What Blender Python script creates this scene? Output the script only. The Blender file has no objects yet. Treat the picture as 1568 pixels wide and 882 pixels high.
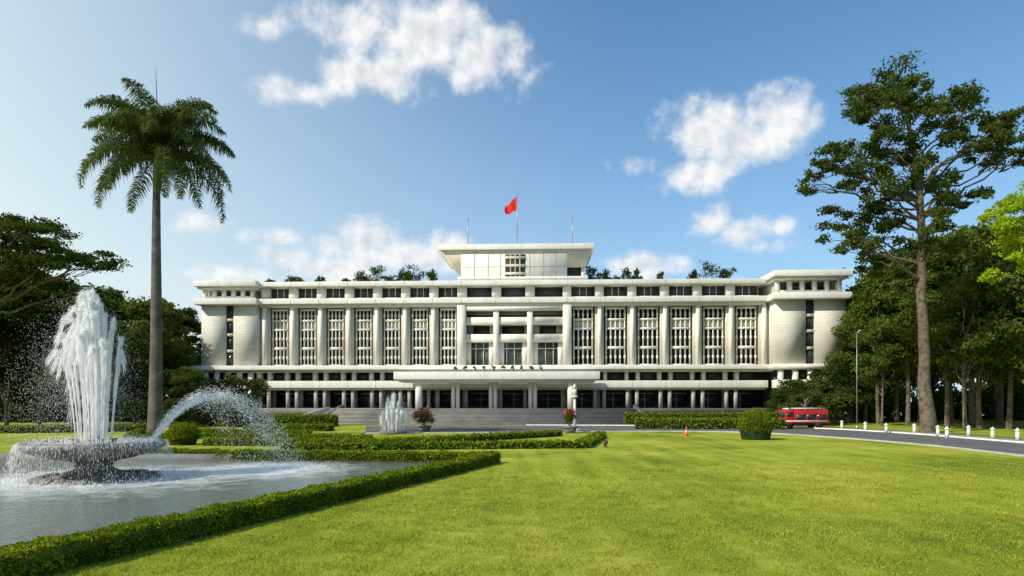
import bpy, math, random
import numpy as np
from mathutils import Vector
R=np.random.default_rng(7); random.seed(7)
F=1045.3; CH=3.0
def gp(px,py,z=0.0):
    y=(CH-z)*F/(py-615.0); return ((px-784)*y/F,y)
def at(px,py,Y):
    return ((px-784)*Y/F, Y, CH+(615-py)*Y/F)
scn=bpy.context.scene
# ------------------------------------------------------------ materials
def nmat(name):
    m=bpy.data.materials.new(name); m.use_nodes=True
    nt=m.node_tree; return m,nt,nt.nodes['Principled BSDF']
def ramp(nt,fac,cols):
    r=nt.nodes.new('ShaderNodeValToRGB'); e=r.color_ramp.elements
    while len(e)<len(cols): e.new(0.5)
    for i,(p,c) in enumerate(cols): e[i].position=p; e[i].color=(*c,1)
    nt.links.new(fac,r.inputs[0]); return r.outputs[0]
def noise(nt,scale,detail=4,rough=.55,vec=None):
    n=nt.nodes.new('ShaderNodeTexNoise'); n.inputs['Scale'].default_value=scale
    n.inputs['Detail'].default_value=detail; n.inputs['Roughness'].default_value=rough
    if vec is None:
        g=nt.nodes.new('ShaderNodeNewGeometry'); vec=g.outputs['Position']
    nt.links.new(vec,n.inputs['Vector']); return n.outputs['Fac']
def mixc(nt,f,a,b,mode='MIX'):
    m=nt.nodes.new('ShaderNodeMix'); m.data_type='RGBA'; m.blend_type=mode
    if isinstance(f,(int,float)): m.inputs[0].default_value=f
    else: nt.links.new(f,m.inputs[0])
    for i,v in ((6,a),(7,b)):
        if isinstance(v,tuple): m.inputs[i].default_value=(*v,1)
        else: nt.links.new(v,m.inputs[i])
    return m.outputs[2]
def mth(nt,op,a,b=None,c=None,clamp=False):
    m=nt.nodes.new('ShaderNodeMath'); m.operation=op; m.use_clamp=clamp
    for i,v in enumerate((a,b,c)):
        if v is None: continue
        if isinstance(v,(int,float)): m.inputs[i].default_value=v
        else: nt.links.new(v,m.inputs[i])
    return m.outputs[0]
def bump(nt,b,h,strength,dist):
    n=nt.nodes.new('ShaderNodeBump'); n.inputs['Strength'].default_value=strength; n.inputs['Distance'].default_value=dist
    nt.links.new(h,n.inputs['Height']); nt.links.new(n.outputs[0],b.inputs['Normal'])
def simple(name,c1,c2,scale=1.0,rough=.8,bs=0,bd=.02,detail=5,spec=.3,metal=0):
    m,nt,b=nmat(name)
    f=noise(nt,scale,detail)
    nt.links.new(ramp(nt,f,[(.32,c1),(.68,c2)]),b.inputs['Base Color'])
    b.inputs['Roughness'].default_value=rough; b.inputs['Specular IOR Level'].default_value=spec
    b.inputs['Metallic'].default_value=metal
    if bs: bump(nt,b,noise(nt,scale*6,3),bs,bd)
    return m
def leafmat(name,cols,scale=.25,trans=.35,tcol=(.16,.22,.01)):
    m=bpy.data.materials.new(name); m.use_nodes=True; nt=m.node_tree
    nt.nodes.clear(); out=nt.nodes.new('ShaderNodeOutputMaterial')
    g=nt.nodes.new('ShaderNodeNewGeometry')
    n=noise(nt,scale,2,vec=g.outputs['Position'])
    f=mth(nt,'ADD',mth(nt,'MULTIPLY',g.outputs['Random Per Island'],.55),mth(nt,'MULTIPLY',mth(nt,'SUBTRACT',n,.25),.9),clamp=True)
    c=ramp(nt,f,[(0.05,cols[0]),(.5,cols[1]),(.95,cols[2])])
    d=nt.nodes.new('ShaderNodeBsdfDiffuse'); t=nt.nodes.new('ShaderNodeBsdfTranslucent')
    nt.links.new(c,d.inputs[0])
    t2=mixc(nt,.5,c,tcol); nt.links.new(t2,t.inputs[0])
    mx=nt.nodes.new('ShaderNodeMixShader'); mx.inputs[0].default_value=trans
    nt.links.new(d.outputs[0],mx.inputs[1]); nt.links.new(t.outputs[0],mx.inputs[2])
    nt.links.new(mx.outputs[0],out.inputs[0]); return m
L_dark=leafmat('foliage_dark',[(.014,.026,.008),(.034,.06,.014),(.085,.12,.024)])
L_mid=leafmat('foliage_mid',[(.035,.06,.012),(.09,.13,.024),(.20,.24,.04)])
L_tall=leafmat('foliage_tall',[(.025,.045,.014),(.065,.095,.024),(.15,.18,.04)],scale=.5)
L_bright=leafmat('foliage_bright',[(.18,.28,.01),(.34,.47,.02),(.5,.6,.05)],trans=.4,tcol=(.5,.6,.03))
L_hedge=leafmat('foliage_hedge',[(.04,.075,.006),(.16,.22,.014),(.36,.41,.035)],scale=1.2)
L_palm=leafmat('foliage_palm',[(.025,.045,.014),(.065,.095,.028),(.19,.21,.06)],scale=.5)
L_grass=leafmat('grass_blades',[(.15,.20,.018),(.34,.38,.04),(.56,.53,.11)],scale=.5,trans=.3,tcol=(.28,.31,.03))
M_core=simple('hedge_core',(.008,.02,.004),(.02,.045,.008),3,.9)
M_bark=simple('bark',(.07,.052,.036),(.20,.16,.115),2.5,.9,.6,.05)
M_palmbark=simple('palm_bark',(.07,.06,.055),(.16,.145,.13),1.2,.9,.4,.03)
M_shaft=simple('palm_crownshaft',(.06,.10,.02),(.12,.17,.04),2,.5)
def concrete(name,a,b_,sc=.25,streak=.25):
    m,nt,b=nmat(name)
    g=nt.nodes.new('ShaderNodeNewGeometry')
    mp=nt.nodes.new('ShaderNodeMapping'); mp.inputs['Scale'].default_value=(1.6,1.6,.12)
    nt.links.new(g.outputs['Position'],mp.inputs[0])
    s=noise(nt,1.0,5,.6,mp.outputs[0]); f=noise(nt,sc,6,.6)
    c=ramp(nt,f,[(.3,b_),(.6,a)])
    dark=ramp(nt,s,[(.35,(.56,.53,.47)),(.62,(1,1,1))])
    nt.links.new(mixc(nt,streak,c,dark,'MULTIPLY'),b.inputs['Base Color'])
    b.inputs['Roughness'].default_value=.75; b.inputs['Specular IOR Level'].default_value=.25
    return m
M_white=concrete('white_concrete',(.81,.78,.71),(.68,.65,.58),.25,.3)
M_cream=concrete('cream_wall',(.62,.57,.46),(.50,.46,.37),.4,.35)
M_slab=concrete('slab_edge',(.83,.815,.77),(.74,.72,.67),.3,.25)
M_grey=concrete('grey_stone',(.22,.215,.205),(.15,.145,.14),.5,.4)
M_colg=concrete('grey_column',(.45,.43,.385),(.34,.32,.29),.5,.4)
M_joint=simple('dark_joint',(.22,.21,.19),(.32,.31,.28),1,.9)  # joints are thin strips in their own dark grey, on slabs and wall panels
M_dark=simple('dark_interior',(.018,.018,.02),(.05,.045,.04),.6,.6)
M_wood=simple('dark_wood',(.035,.022,.015),(.08,.055,.04),.8,.5)
def brickmat():
    m,nt,b=nmat('white_tile_wall')
    tc=nt.nodes.new('ShaderNodeTexCoord')
    sp=nt.nodes.new('ShaderNodeSeparateXYZ'); nt.links.new(tc.outputs['Object'],sp.inputs[0])
    cb=nt.nodes.new('ShaderNodeCombineXYZ'); nt.links.new(sp.outputs[0],cb.inputs[0]); nt.links.new(sp.outputs[2],cb.inputs[1])
    br=nt.nodes.new('ShaderNodeTexBrick'); nt.links.new(cb.outputs[0],br.inputs[0])
    br.inputs['Color1'].default_value=(.69,.66,.59,1); br.inputs['Color2'].default_value=(.62,.59,.52,1); br.inputs['Mortar'].default_value=(.5,.475,.42,1)
    br.inputs['Scale'].default_value=1; br.inputs['Mortar Size'].default_value=.02; br.inputs['Brick Width'].default_value=1.1; br.inputs['Row Height'].default_value=.42
    f=noise(nt,.35,6)
    nt.links.new(mixc(nt,.5,br.outputs[0],ramp(nt,f,[(.3,(.78,.76,.7)),(.65,(1,1,1))]),'MULTIPLY'),b.inputs['Base Color'])
    b.inputs['Roughness'].default_value=.8
    return m
M_tile=brickmat()
def glassmat(name,c=(.02,.024,.028)):
    m,nt,b=nmat(name)
    f=noise(nt,.45,3); nt.links.new(ramp(nt,f,[(.35,c),(.65,tuple(x*2.2 for x in c))]),b.inputs['Base Color'])
    b.inputs['Roughness'].default_value=.08; b.inputs['Specular IOR Level'].default_value=.4
    return m
M_glass=glassmat('dark_glass'); M_glass2=glassmat('green_glass',(.04,.055,.05))
M_metal=simple('pole_metal',(.3,.3,.3),(.45,.45,.45),2,.4,metal=.6)
M_flag=simple('flag_red',(.6,.01,.015),(.72,.02,.02),1,.7)
M_orange=simple('cone_orange',(.75,.10,.015),(.82,.14,.02),1,.6)
M_red=simple('red_paint',(.40,.012,.01),(.50,.02,.015),1,.3,spec=.5)
M_wpaint=simple('white_paint',(.62,.62,.58),(.8,.8,.76),2,.5)
M_rubber=simple('rubber',(.015,.015,.015),(.03,.03,.03),3,.8)
M_asph=simple('asphalt',(.085,.085,.088),(.14,.14,.14),.5,.9,.3,.01,8)
M_pave=simple('plaza_paving',(.17,.165,.155),(.27,.26,.245),.4,.85,.2,.01,8)
M_fstone=simple('fountain_stone',(.07,.07,.065),(.26,.25,.22),2.2,.55,.5,.05,8)
M_flower=leafmat('flowers_red',[(.35,.01,.03),(.6,.04,.08),(.7,.25,.3)])
def lawnmat():
    m,nt,b=nmat('lawn')
    g=nt.nodes.new('ShaderNodeNewGeometry')
    mp=nt.nodes.new('ShaderNodeMapping'); mp.inputs['Rotation'].default_value=(0,0,math.radians(19)); mp.inputs['Scale'].default_value=(1.1,.09,1)
    nt.links.new(g.outputs['Position'],mp.inputs[0])
    st=noise(nt,1.0,3,.5,mp.outputs[0])
    a=noise(nt,.11,5,.62); c=noise(nt,1.6,6,.7); d=noise(nt,24,4,.8)
    f=mth(nt,'ADD',mth(nt,'ADD',mth(nt,'MULTIPLY',a,.44),mth(nt,'MULTIPLY',st,.2)),mth(nt,'ADD',mth(nt,'MULTIPLY',c,.2),mth(nt,'MULTIPLY',d,.16)))
    col=ramp(nt,f,[(.40,(.11,.16,.012)),(.48,(.24,.285,.022)),(.545,(.36,.375,.045)),(.62,(.50,.46,.09))])
    nt.links.new(col,b.inputs['Base Color']); b.inputs['Roughness'].default_value=.9; b.inputs['Specular IOR Level'].default_value=.1
    bump(nt,b,mth(nt,'ADD',d,c),.7,.05); return m
M_lawn=lawnmat()
def watermat():
    m,nt,b=nmat('pond_water')
    b.inputs['Specular IOR Level'].default_value=.7
    g=nt.nodes.new('ShaderNodeNewGeometry')
    n1=noise(nt,1.6,6,.62); n2=noise(nt,9,3,.6)
    bump(nt,b,mth(nt,'ADD',n1,mth(nt,'MULTIPLY',n2,.25)),.9,.16)
    def d(x,y,r):
        v=nt.nodes.new('ShaderNodeVectorMath'); v.operation='DISTANCE'
        nt.links.new(g.outputs['Position'],v.inputs[0]); v.inputs[1].default_value=(x,y,.05)
        return mth(nt,'SUBTRACT',1,mth(nt,'DIVIDE',v.outputs['Value'],r))
    f=mth(nt,'MAXIMUM',d(-15.8,26,7.0),d(-11.0,29.5,5.0))
    f=mth(nt,'ADD',f,mth(nt,'MULTIPLY',mth(nt,'SUBTRACT',noise(nt,1.1,6,.7),.5),1.6))
    f=mth(nt,'MULTIPLY',f,1.0,clamp=True)
    nt.links.new(mixc(nt,f,(.10,.12,.09),(.72,.76,.76)),b.inputs['Base Color'])
    nt.links.new(mth(nt,'ADD',.07,mth(nt,'MULTIPLY',f,.6)),b.inputs['Roughness'])
    return m
M_water=watermat()
def spraymat():
    m=bpy.data.materials.new('water_spray'); m.use_nodes=True; nt=m.node_tree; nt.nodes.clear()
    out=nt.nodes.new('ShaderNodeOutputMaterial')
    d=nt.nodes.new('ShaderNodeBsdfDiffuse'); t=nt.nodes.new('ShaderNodeBsdfTranslucent')
    for s in (d,t): s.inputs[0].default_value=(.97,.97,.97,1)
    a=nt.nodes.new('ShaderNodeMixShader'); a.inputs[0].default_value=.5
    nt.links.new(d.outputs[0],a.inputs[1]); nt.links.new(t.outputs[0],a.inputs[2]); nt.links.new(a.outputs[0],out.inputs[0])
    return m
M_spray=spraymat()
# ------------------------------------------------------------ geometry helpers
def qmesh(name,parts,parent=None,smooth=False,link=True,loc=None):
    Vs=[];Fs=[];Mi=[];mats=[];off=0
    for V,Fc,mat in parts:
        V=np.asarray(V,dtype=np.float32).reshape(-1,3); Fc=np.asarray(Fc,dtype=np.int32).reshape(-1,4)
        if mat not in mats: mats.append(mat)
        Vs.append(V);Fs.append(Fc+off);Mi.append(np.full(len(Fc),mats.index(mat),dtype=np.int32)); off+=len(V)
    V=np.concatenate(Vs);Fc=np.concatenate(Fs);Mi=np.concatenate(Mi)
    me=bpy.data.meshes.new(name)
    me.vertices.add(len(V)); me.vertices.foreach_set('co',V.ravel())
    me.loops.add(len(Fc)*4); me.loops.foreach_set('vertex_index',Fc.ravel())
    me.polygons.add(len(Fc)); me.polygons.foreach_set('loop_start',np.arange(len(Fc),dtype=np.int32)*4)
    me.polygons.foreach_set('material_index',Mi)
    for m in mats: me.materials.append(m)
    me.update(calc_edges=True); me.validate()
    if smooth: me.shade_smooth()
    if not link: return me
    o=bpy.data.objects.new(name,me); scn.collection.objects.link(o)
    if parent: o.parent=parent
    return o
def empty(name,loc=(0,0,0),rz=0):
    o=bpy.data.objects.new(name,None); o.location=loc; o.rotation_euler=(0,0,rz); scn.collection.objects.link(o); return o
def unit(n):
    v=R.normal(size=(n,3)); return v/np.linalg.norm(v,axis=1,keepdims=True)
def leaves(C,s,asp=.55):
    n=len(C); a=unit(n)
    b=np.cross(a,unit(n)); b/=np.linalg.norm(b,axis=1,keepdims=True)+1e-9
    s=(np.broadcast_to(s,(n,))*R.uniform(.6,1.3,n))[:,None]
    V=np.stack([C-a*s,C-b*s*asp,C+a*s,C+b*s*asp],axis=1).reshape(-1,3)
    return V,np.arange(n*4).reshape(-1,4)
def tube(pts,rad,seg=8,cap=False):
    pts=np.array(pts,float); n=len(pts); V=[]
    for i in range(n):
        t=pts[min(i+1,n-1)]-pts[max(i-1,0)]; t/=np.linalg.norm(t)+1e-9
        up=np.array([0,0,1.]) if abs(t[2])<.9 else np.array([1.,0,0])
        a=np.cross(t,up); a/=np.linalg.norm(a); b=np.cross(t,a)
        for k in range(seg):
            an=2*math.pi*k/seg; V.append(pts[i]+rad[i]*(a*math.cos(an)+b*math.sin(an)))
    Fc=[(i*seg+k,i*seg+(k+1)%seg,(i+1)*seg+(k+1)%seg,(i+1)*seg+k) for i in range(n-1) for k in range(seg)]
    return np.array(V),np.array(Fc)
def join(ps):
    V=[];Fc=[];o=0
    for v,f in ps: V.append(v);Fc.append(f+o);o+=len(v)
    return np.concatenate(V),np.concatenate(Fc)
def crown(clumps,leafsize,sub=9,sig=.26,asp=.55):
    Cs=[]
    for (c,r,n) in clumps:
        c=np.array(c);r=np.array(r)
        sc=unit(sub)*(R.uniform(.25,1,(sub,1))**.6)*r*.85+c
        idx=R.integers(0,sub,n)
        Cs.append(sc[idx]+R.normal(size=(n,3))*r*sig*np.array([1,1,.75]))
    C=np.concatenate(Cs); return leaves(C,leafsize,asp)
def limb(p0,p1,r0,r1,sag=.12,n=6,wig=.03):
    p0=np.array(p0,float);p1=np.array(p1,float);L=np.linalg.norm(p1-p0); P=[];r=[]
    for i in range(n+1):
        t=i/n; p=p0*(1-t)+p1*t; p=p+np.array([0,0,-sag*L*math.sin(math.pi*t)])+(R.normal(size=3)*wig*L if 0<i<n else 0)
        P.append(p); r.append(r0*(1-t)+r1*t)
    return tube(P,r,6)
class MB:
    def __init__(s): s.v=[];s.f=[]
    def box(s,x0,x1,y0,y1,z0,z1):
        o=len(s.v); s.v+=[(x0,y0,z0),(x1,y0,z0),(x1,y1,z0),(x0,y1,z0),(x0,y0,z1),(x1,y0,z1),(x1,y1,z1),(x0,y1,z1)]
        s.f+=[tuple(o+i for i in q) for q in ((0,3,2,1),(4,5,6,7),(0,1,5,4),(1,2,6,5),(2,3,7,6),(3,0,4,7))]
    def hexa(s,p): 
        o=len(s.v); s.v+=list(p)
        s.f+=[tuple(o+i for i in q) for q in ((0,3,2,1),(4,5,6,7),(0,1,5,4),(1,2,6,5),(2,3,7,6),(3,0,4,7))]
    def cyl(s,x,y,z0,z1,r,r2=None,seg=12):
        r2=r if r2 is None else r2
        V,Fc=tube([(x,y,z0),(x,y,z0+1e-3),(x,y,z1-1e-3),(x,y,z1)],[.001,r,r2,.001],seg); o=len(s.v)
        s.v+=[tuple(v) for v in V]; s.f+=[tuple(int(i)+o for i in f) for f in Fc]
    def tube(s,pts,rad,seg=8):
        V,Fc=tube(pts,rad,seg); o=len(s.v)
        s.v+=[tuple(v) for v in V]; s.f+=[tuple(int(i)+o for i in f) for f in Fc]
    def build(s,name,mat,parent=None,bevel=0):
        o=qmesh(name,[(s.v,s.f,mat)],parent)
        if bevel:
            b=o.modifiers.new('bevel','BEVEL'); b.width=bevel; b.segments=2
        return o
# ------------------------------------------------------------ ground, road, plaza
g=MB(); g.v=[(-1500,-200,0),(1500,-200,0),(1500,2500,0),(-1500,2500,0)]; g.f=[(0,1,2,3)]
g.build('lawn_ground',M_lawn)
near=[gp(*p) for p in [(560,664),(800,662.5),(965,661),(1100,661.5),(1180,664),(1300,672),(1430,683),(1568,699),(1750,722),(1950,750)]]
far=[gp(*p) for p in [(560,651.5),(800,651.5),(965,652),(1100,653),(1200,654.5),(1290,658),(1400,665),(1568,679),(1750,694),(1950,712)]]
def resample(P,n=60):
    P=np.array(P); d=np.r_[0,np.cumsum(np.linalg.norm(np.diff(P,axis=0),axis=1))]; t=np.linspace(0,d[-1],n)
    Q=np.stack([np.interp(t,d,P[:,0]),np.interp(t,d,P[:,1])],1)
    for _ in range(3): Q[1:-1]=(Q[:-2]+2*Q[1:-1]+Q[2:])/4
    return Q
nr=resample(near);fr=resample(far)
V=[(x,y,.006) for x,y in nr]+[(x,y,.006) for x,y in fr]; n=len(nr)
qmesh('asphalt_road',[(V,[(i,i+1,n+i+1,n+i) for i in range(n-1)],M_asph)])
def strip(P,w,z0,z1,name,mat,off=0,parent=None):
    P=np.array(P); T=np.gradient(P,axis=0); T/=np.linalg.norm(T,axis=1,keepdims=True); N=np.stack([-T[:,1],T[:,0]],1)
    A=P+N*(off-w/2);B=P+N*(off+w/2);n=len(P)
    V=[(*a,z0) for a in A]+[(*b,z0) for b in B]+[(*a,z1) for a in A]+[(*b,z1) for b in B]
    Fc=[]
    for i in range(n-1):
        Fc+=[(2*n+i,2*n+i+1,3*n+i+1,3*n+i),(i,i+1,2*n+i+1,2*n+i),(n+i,3*n+i,3*n+i+1,n+i+1)]
    return qmesh(name,[(V,Fc,mat)],parent)
strip(nr,.16,0,.11,'road_kerb',M_colg,-.09)
strip(fr[12:],.16,0,.12,'road_kerb',M_wpaint,.09)
strip(fr[22:],2.2,0,.02,'footpath',M_pave,3.2)
# ------------------------------------------------------------ palace
PAL=empty('modernist_palace_building',(.3,104.5,0),math.radians(-2.5))
def U(px): return (px-787)/10.
wh=MB();cr=MB();sl=MB();gl=MB();dk=MB();gy=MB();col=MB();scrn=MB();wd=MB();tl=MB();gg=MB();cg=MB();jt=MB()
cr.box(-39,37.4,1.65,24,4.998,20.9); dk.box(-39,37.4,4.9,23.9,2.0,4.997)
uL,uR=-39.3,37.8
sl.box(uL,uR,-.9,24.5,20.75,21.45); 
sl.box(uL,uR,-1.2,1.59,18.0,18.8)
wh.box(uL,uR,-.7,1.58,17.55,17.998)
bl=[400+43.9*i for i in range(8)]; br=[868+49.2*i for i in range(7)]
for x in bl+[760,811.5]+br:
    c=U(x); jt.box(c-.025,c+.025,-.908,-.6,20.78,21.42); jt.box(c-.025,c+.025,-1.208,-.9,18.03,18.77); jt.box(c-.025,c+.025,-1.008,-.8,5.13,6.15)
def bay(x0,x1):
    a,b=U(x0),U(x1); w=b-a; c=(a+b)/2
    gl.box(a+.7,b-.7,.7,1.62,19.1,20.6)
    wh.box(a-.65,a+.65,-.1,1.57,18.8,20.75)
    for t in (-.5,.5): scrn.box(c+t-.04,c+t+.04,.6,.7,19.1,20.6)
    wh.box(a+.65,b-.65,.3,1.5,18.8,19.1); wh.box(a+.65,b-.65,.3,1.5,20.6,20.75)
    gl.box(a+.85,b-.85,1.25,1.63,8.45,17.4)
    s0=a+1.05; s1=b-1.05
    for z0,z1 in ((8.5,8.75),(11.05,11.45),(14.0,14.3),(15.4,15.7),(17.1,17.4)):
        scrn.box(s0-.1,s1+.1,.32,.7,z0,z1)
    m=5
    for i in range(m):
        x=s0+(s1-s0)*i/(m-1); wdt=.08
        scrn.box(x-wdt,x+wdt,.36,.66,8.75,17.15)
        for zz in (9.8,12.7,16.3): scrn.box(x-wdt-.06,x+wdt+.06,.3,.64,zz-.25,zz+.25)
    cr.box(s0+.1,s1-.1,.68,.8,14.25,15.45)
for x0,x1 in list(zip(bl[:-1],bl[1:]))+list(zip(br[:-1],br[1:])): bay(x0,x1)
wh.box(U(bl[-1])-.6,U(868)+.6,.35,1.55,18.8,19.1)
for i,(p,q_) in enumerate(((707,760),(760,811.5),(811.5,868))):
    gl.box(U(p)+.75,U(q_)-.75,.7,1.62,19.1,20.6); wh.box(U(p)-.7,U(p)+.72,-.12,1.5,19.1,20.745)
    wh.box(U(p)+.7,U(q_)-.7,.3,1.5,20.6,20.74)
for x in bl+br:
    c=U(x)
    if x in (bl[-1],br[0]): continue
    wh.box(c-.28,c+.28,-.5,1.56,8.5,17.55)
    cr.box(c-.66,c+.66,.0,1.55,8.5,17.548)
cl,crr=U(707),U(868)
for c in (cl,crr): wh.box(c-.65,c+.65,-.95,1.56,8.5,17.99)
wh.box(cl+.65,crr-.65,-.8,1.5,16.9,17.548)
for c in (U(760),U(811.5)): wh.box(c-.42,c+.42,-.6,1.5,8.5,16.9)
for z0,z1 in ((14.75,15.9),(12.1,13.3)): 
    wh.box(cl+.65,crr-.65,-.35,.1,z0,z1)
    wh.box(cl+.65,crr-.65,.1,1.3,z0,z0+.3)
cr.box(cl+.65,crr-.65,1.3,1.64,12.4,16.9)
dk.box(cl+1.6,cl+4.2,1.26,1.3,13.2,14.7);dk.box(U(760)+.8,U(811)-.8,1.26,1.3,13.2,14.7);dk.box(crr-4.2,crr-1.6,1.26,1.3,13.2,14.7)
dk.box(cl+.66,crr-.66,1.25,1.3,15.9,16.4)
gg.box(cl+.65,crr-.65,.7,1.65,8.5,12.1)
for k in range(13):
    x=cl+.9+(crr-cl-1.8)*k/12; scrn.box(x-.05,x+.05,.55,.7,8.5,12.1)
scrn.box(cl+.65,crr-.65,.54,.68,11.1,11.22)
for c0,c1 in ((cl+.65,U(760)-.42),(U(760)+.42,U(811.5)-.42),(U(811.5)+.42,crr-.65)):
    for s_ in (c0,c1-.75): wh.box(s_,s_+.75,.2,.54,8.5,12.1)
sl.box(-49.6,48.9,-2.0,1.7,7.85,8.5)
wh.box(-49,48.4,-1.2,1.6,7.5,7.848)
dk.box(-48,47.5,.9,2.2,6.2,7.5)
for x0,x1 in list(zip(bl[:-1],bl[1:]))+list(zip(br[:-1],br[1:])):
    a=U(x0);w=U(x1)-a
    for t in (-.85,.85): wh.box(a+t-.26,a+t+.26,-.6,1.4,6.18,7.5)
    wd.box(a+1.25,a+w-1.25,.4,.9,6.2,7.49)
    gl.box(a+1.4,a+w-1.4,.3,.4,6.3,7.4)
sl.box(-39.6,38,-1.0,1.7,5.1,6.18)
cr.box(-39.4,37.8,-.8,1.6,4.8,5.098)
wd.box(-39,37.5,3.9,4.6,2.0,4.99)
bays=list(zip(bl[:-1],bl[1:]))+[(707,760),(760,811),(811,868)]+list(zip(br[:-1],br[1:]))
for x0,x1 in bays:
    a=U(x0);w=U(x1)-a
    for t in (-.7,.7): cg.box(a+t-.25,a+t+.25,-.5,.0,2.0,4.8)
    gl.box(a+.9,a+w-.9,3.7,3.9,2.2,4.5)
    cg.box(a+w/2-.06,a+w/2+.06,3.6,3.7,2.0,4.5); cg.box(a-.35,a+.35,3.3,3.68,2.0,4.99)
    cg.box(a+.9,a+w-.9,3.62,3.7,4.2,4.35)
gy.box(-49,49,-2.5,22,0,1.15); gy.box(-39.8,38.2,-3.0,22,1.15,2.0)
def wing(a,b,proj,zt,win):
    tl.box(a+.6,win-.65,proj,20,8.5,17.9); tl.box(win+.65,b-.35,proj,20,8.5,17.9)
    dk.box(win-.65,win+.65,proj+.5,20,8.5,17.9)
    for z0 in (8.9,11.4,13.9,15.9):
        gl.box(win-.55,win+.55,proj+.35,proj+.5,z0,z0+1.5)
    for z0 in (10.6,13.1,15.4): cr.box(win-.65,win+.65,proj+.2,proj+.48,z0,z0+.45)
    sl.box(a,b,proj-1.2,21,17.9,18.82)
    sl.box(a,b,proj-1.3,21.5,zt-.85,zt)
    wh.box(a+.35,b-.4,proj-.8,21,zt-1.15,zt-.85)
    cr.box(a+1.0,b-1.2,proj+1.6,20,18.82,zt-1.15)
    gl.box(a+1.8,b-2,proj+1.4,proj+1.6,19.3,zt-1.4)
    n=6
    for i in range(n):
        x=a+1.0+(b-a-2.2)*i/(n-1); wh.box(x-.3,x+.3,proj+.2,proj+.8,18.82,zt-1.15)
    sl.box(a+.9,b-1.1,proj+.3,proj+.6,18.82,19.35)
    wh.box(a-.0,b+.0,proj-.6,20,7.75,8.498)
    dk.box(a+1,b-1,proj+1.5,19,2,7.74)
    for i in range(5):
        x=a+1.3+(b-a-2.6)*i/4; wh.box(x-.35,x+.35,proj-.3,proj+.3,1.15,7.74)
    sl.box(a+.5,b-.5,proj-.5,proj+1.4,5.0,6.2)
wing(-49.0,-39.3,-.9,21.5,-44.0)
wing(37.8,48.9,-3.0,22.0,43.4)
w0=6.5
def T(px): return (px-784)/9.4
def TZ(py): return 3+(615-py)/9.4
zt=TZ(378);zb=TZ(386); zc=TZ(410)
sl.box(T(667),T(902),w0-2,w0+14,zb,zt)
cr.hexa([(T(695),w0-.6,zc),(T(890),w0-.6,zc),(T(890),w0+11,zc),(T(695),w0+11,zc),(T(671),w0-1.8,zb),(T(898),w0-1.8,zb),(T(898),w0+13,zb),(T(671),w0+13,zb)])
wh.box(T(702),T(862),w0-1.5,w0+10,20.8,zb-.05)
for px in (722,743,762,806,826,845): jt.box(T(px)-.05,T(px)+.05,w0-1.52,w0-1.4,21.55,zb-.06)
jt.box(T(703),T(861),w0-1.515,w0-1.4,TZ(412),TZ(411.2))
dk.box(T(769),T(799),w0-1.57,w0-1.4,TZ(429),TZ(393))
for py in (396,408,420): cr.box(T(769),T(799),w0-1.7,w0-1.58,TZ(py+4),TZ(py))
for px in (777,784,791): cr.box(T(px)-.08,T(px)+.08,w0-1.66,w0-1.57,TZ(429),TZ(393))
gl.box(T(862),T(884),w0+.5,w0+8,21.5,zc); wh.box(T(884),T(889),w0,w0+8,21.5,zc-.01)
sl.box(T(697),T(892),w0-1.9,w0+10,TZ(430),TZ(427))
N=12
for i in range(N):
    y0=-16.5+i*.75; gy.box(-25.0,17.5,y0,-3.002,i*2.0/N,(i+1)*2.0/N)
for i in range(N):
    y0=-16.5+i*.75; cg.box(-25.0,-15.5,y0-.03,y0-.001,(i+.45)*2.0/N,(i+1)*2.0/N)
sl.box(-16.8,12.4,-8.2,-2.01,6.15,7.25)
wh.box(-16.2,11.8,-7.6,-2.2,5.8,6.15)
for x in (-13.4,8.4): col.cyl(x,-7.0,2.0,5.8,.5,seg=16)
for x in (-8.7,-8.0,-3.2,-2.5,2.6,3.3,): col.cyl(x,-5.0,2.0,5.8,.28)
for x in (-25.6,18.0):
    gy.hexa([(x-.3,-17,0),(x+.3,-17,0),(x+.3,-3.1,0),(x-.3,-3.1,0),(x-.3,-17,.5),(x+.3,-17,.5),(x+.3,-3.1,2.5),(x-.3,-3.1,2.5)])
wh.hexa([(-30.2,-18,0),(-29.9,-18,0),(-26.6,-6,0),(-26.9,-6,0),(-30.2,-18,.35),(-29.9,-18,.35),(-26.6,-6,2.2),(-26.9,-6,2.2)])
wh.build('white_walls',M_white,PAL);cr.build('cream_panels',M_cream,PAL);sl.build('slabs_and_roof',M_slab,PAL,.04)
gl.build('windows',M_glass,PAL);dk.build('dark_recesses',M_dark,PAL);gy.build('plinth_and_stairs',M_grey,PAL)
col.build('entrance_columns',M_white,PAL);scrn.build('facade_screens',M_white,PAL);wd.build('timber_panels',M_wood,PAL)
tl.build('wing_walls',M_tile,PAL);gg.build('hall_glass',M_glass2,PAL);cg.build('ground_floor_columns',M_colg,PAL);jt.build('panel_joints',M_joint,PAL)
pc=[];pm=MB()
for x in np.arange(-8,5.5,1.35):
    pm.cyl(x,-7.6,7.25,7.6,.22,.3); pc.append(((x,-7.6,7.85),(.3,.3,.25),60))
v,f=crown(pc,.14,5); qmesh('canopy_planters',[(v,f,L_mid),(np.array(pm.v),np.array(pm.f),M_grey)],PAL)
def pole(px,pt,h=None):
    x=T(px); zt_=TZ(pt); e=MB(); e.cyl(0,0,0,zt_-zt,.09,.06,8); e.cyl(0,0,0,.4,.25,.25,10); e.cyl(0,0,zt_-zt,zt_-zt+.2,.1,.1,8)
    o=e.build('flagpole',M_metal); o.parent=PAL; o.location=(x,w0+1,zt); return o
pole(710,332);fp=pole(786,295);pole(871,332)
nx,nz=14,12;V=[];
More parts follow.
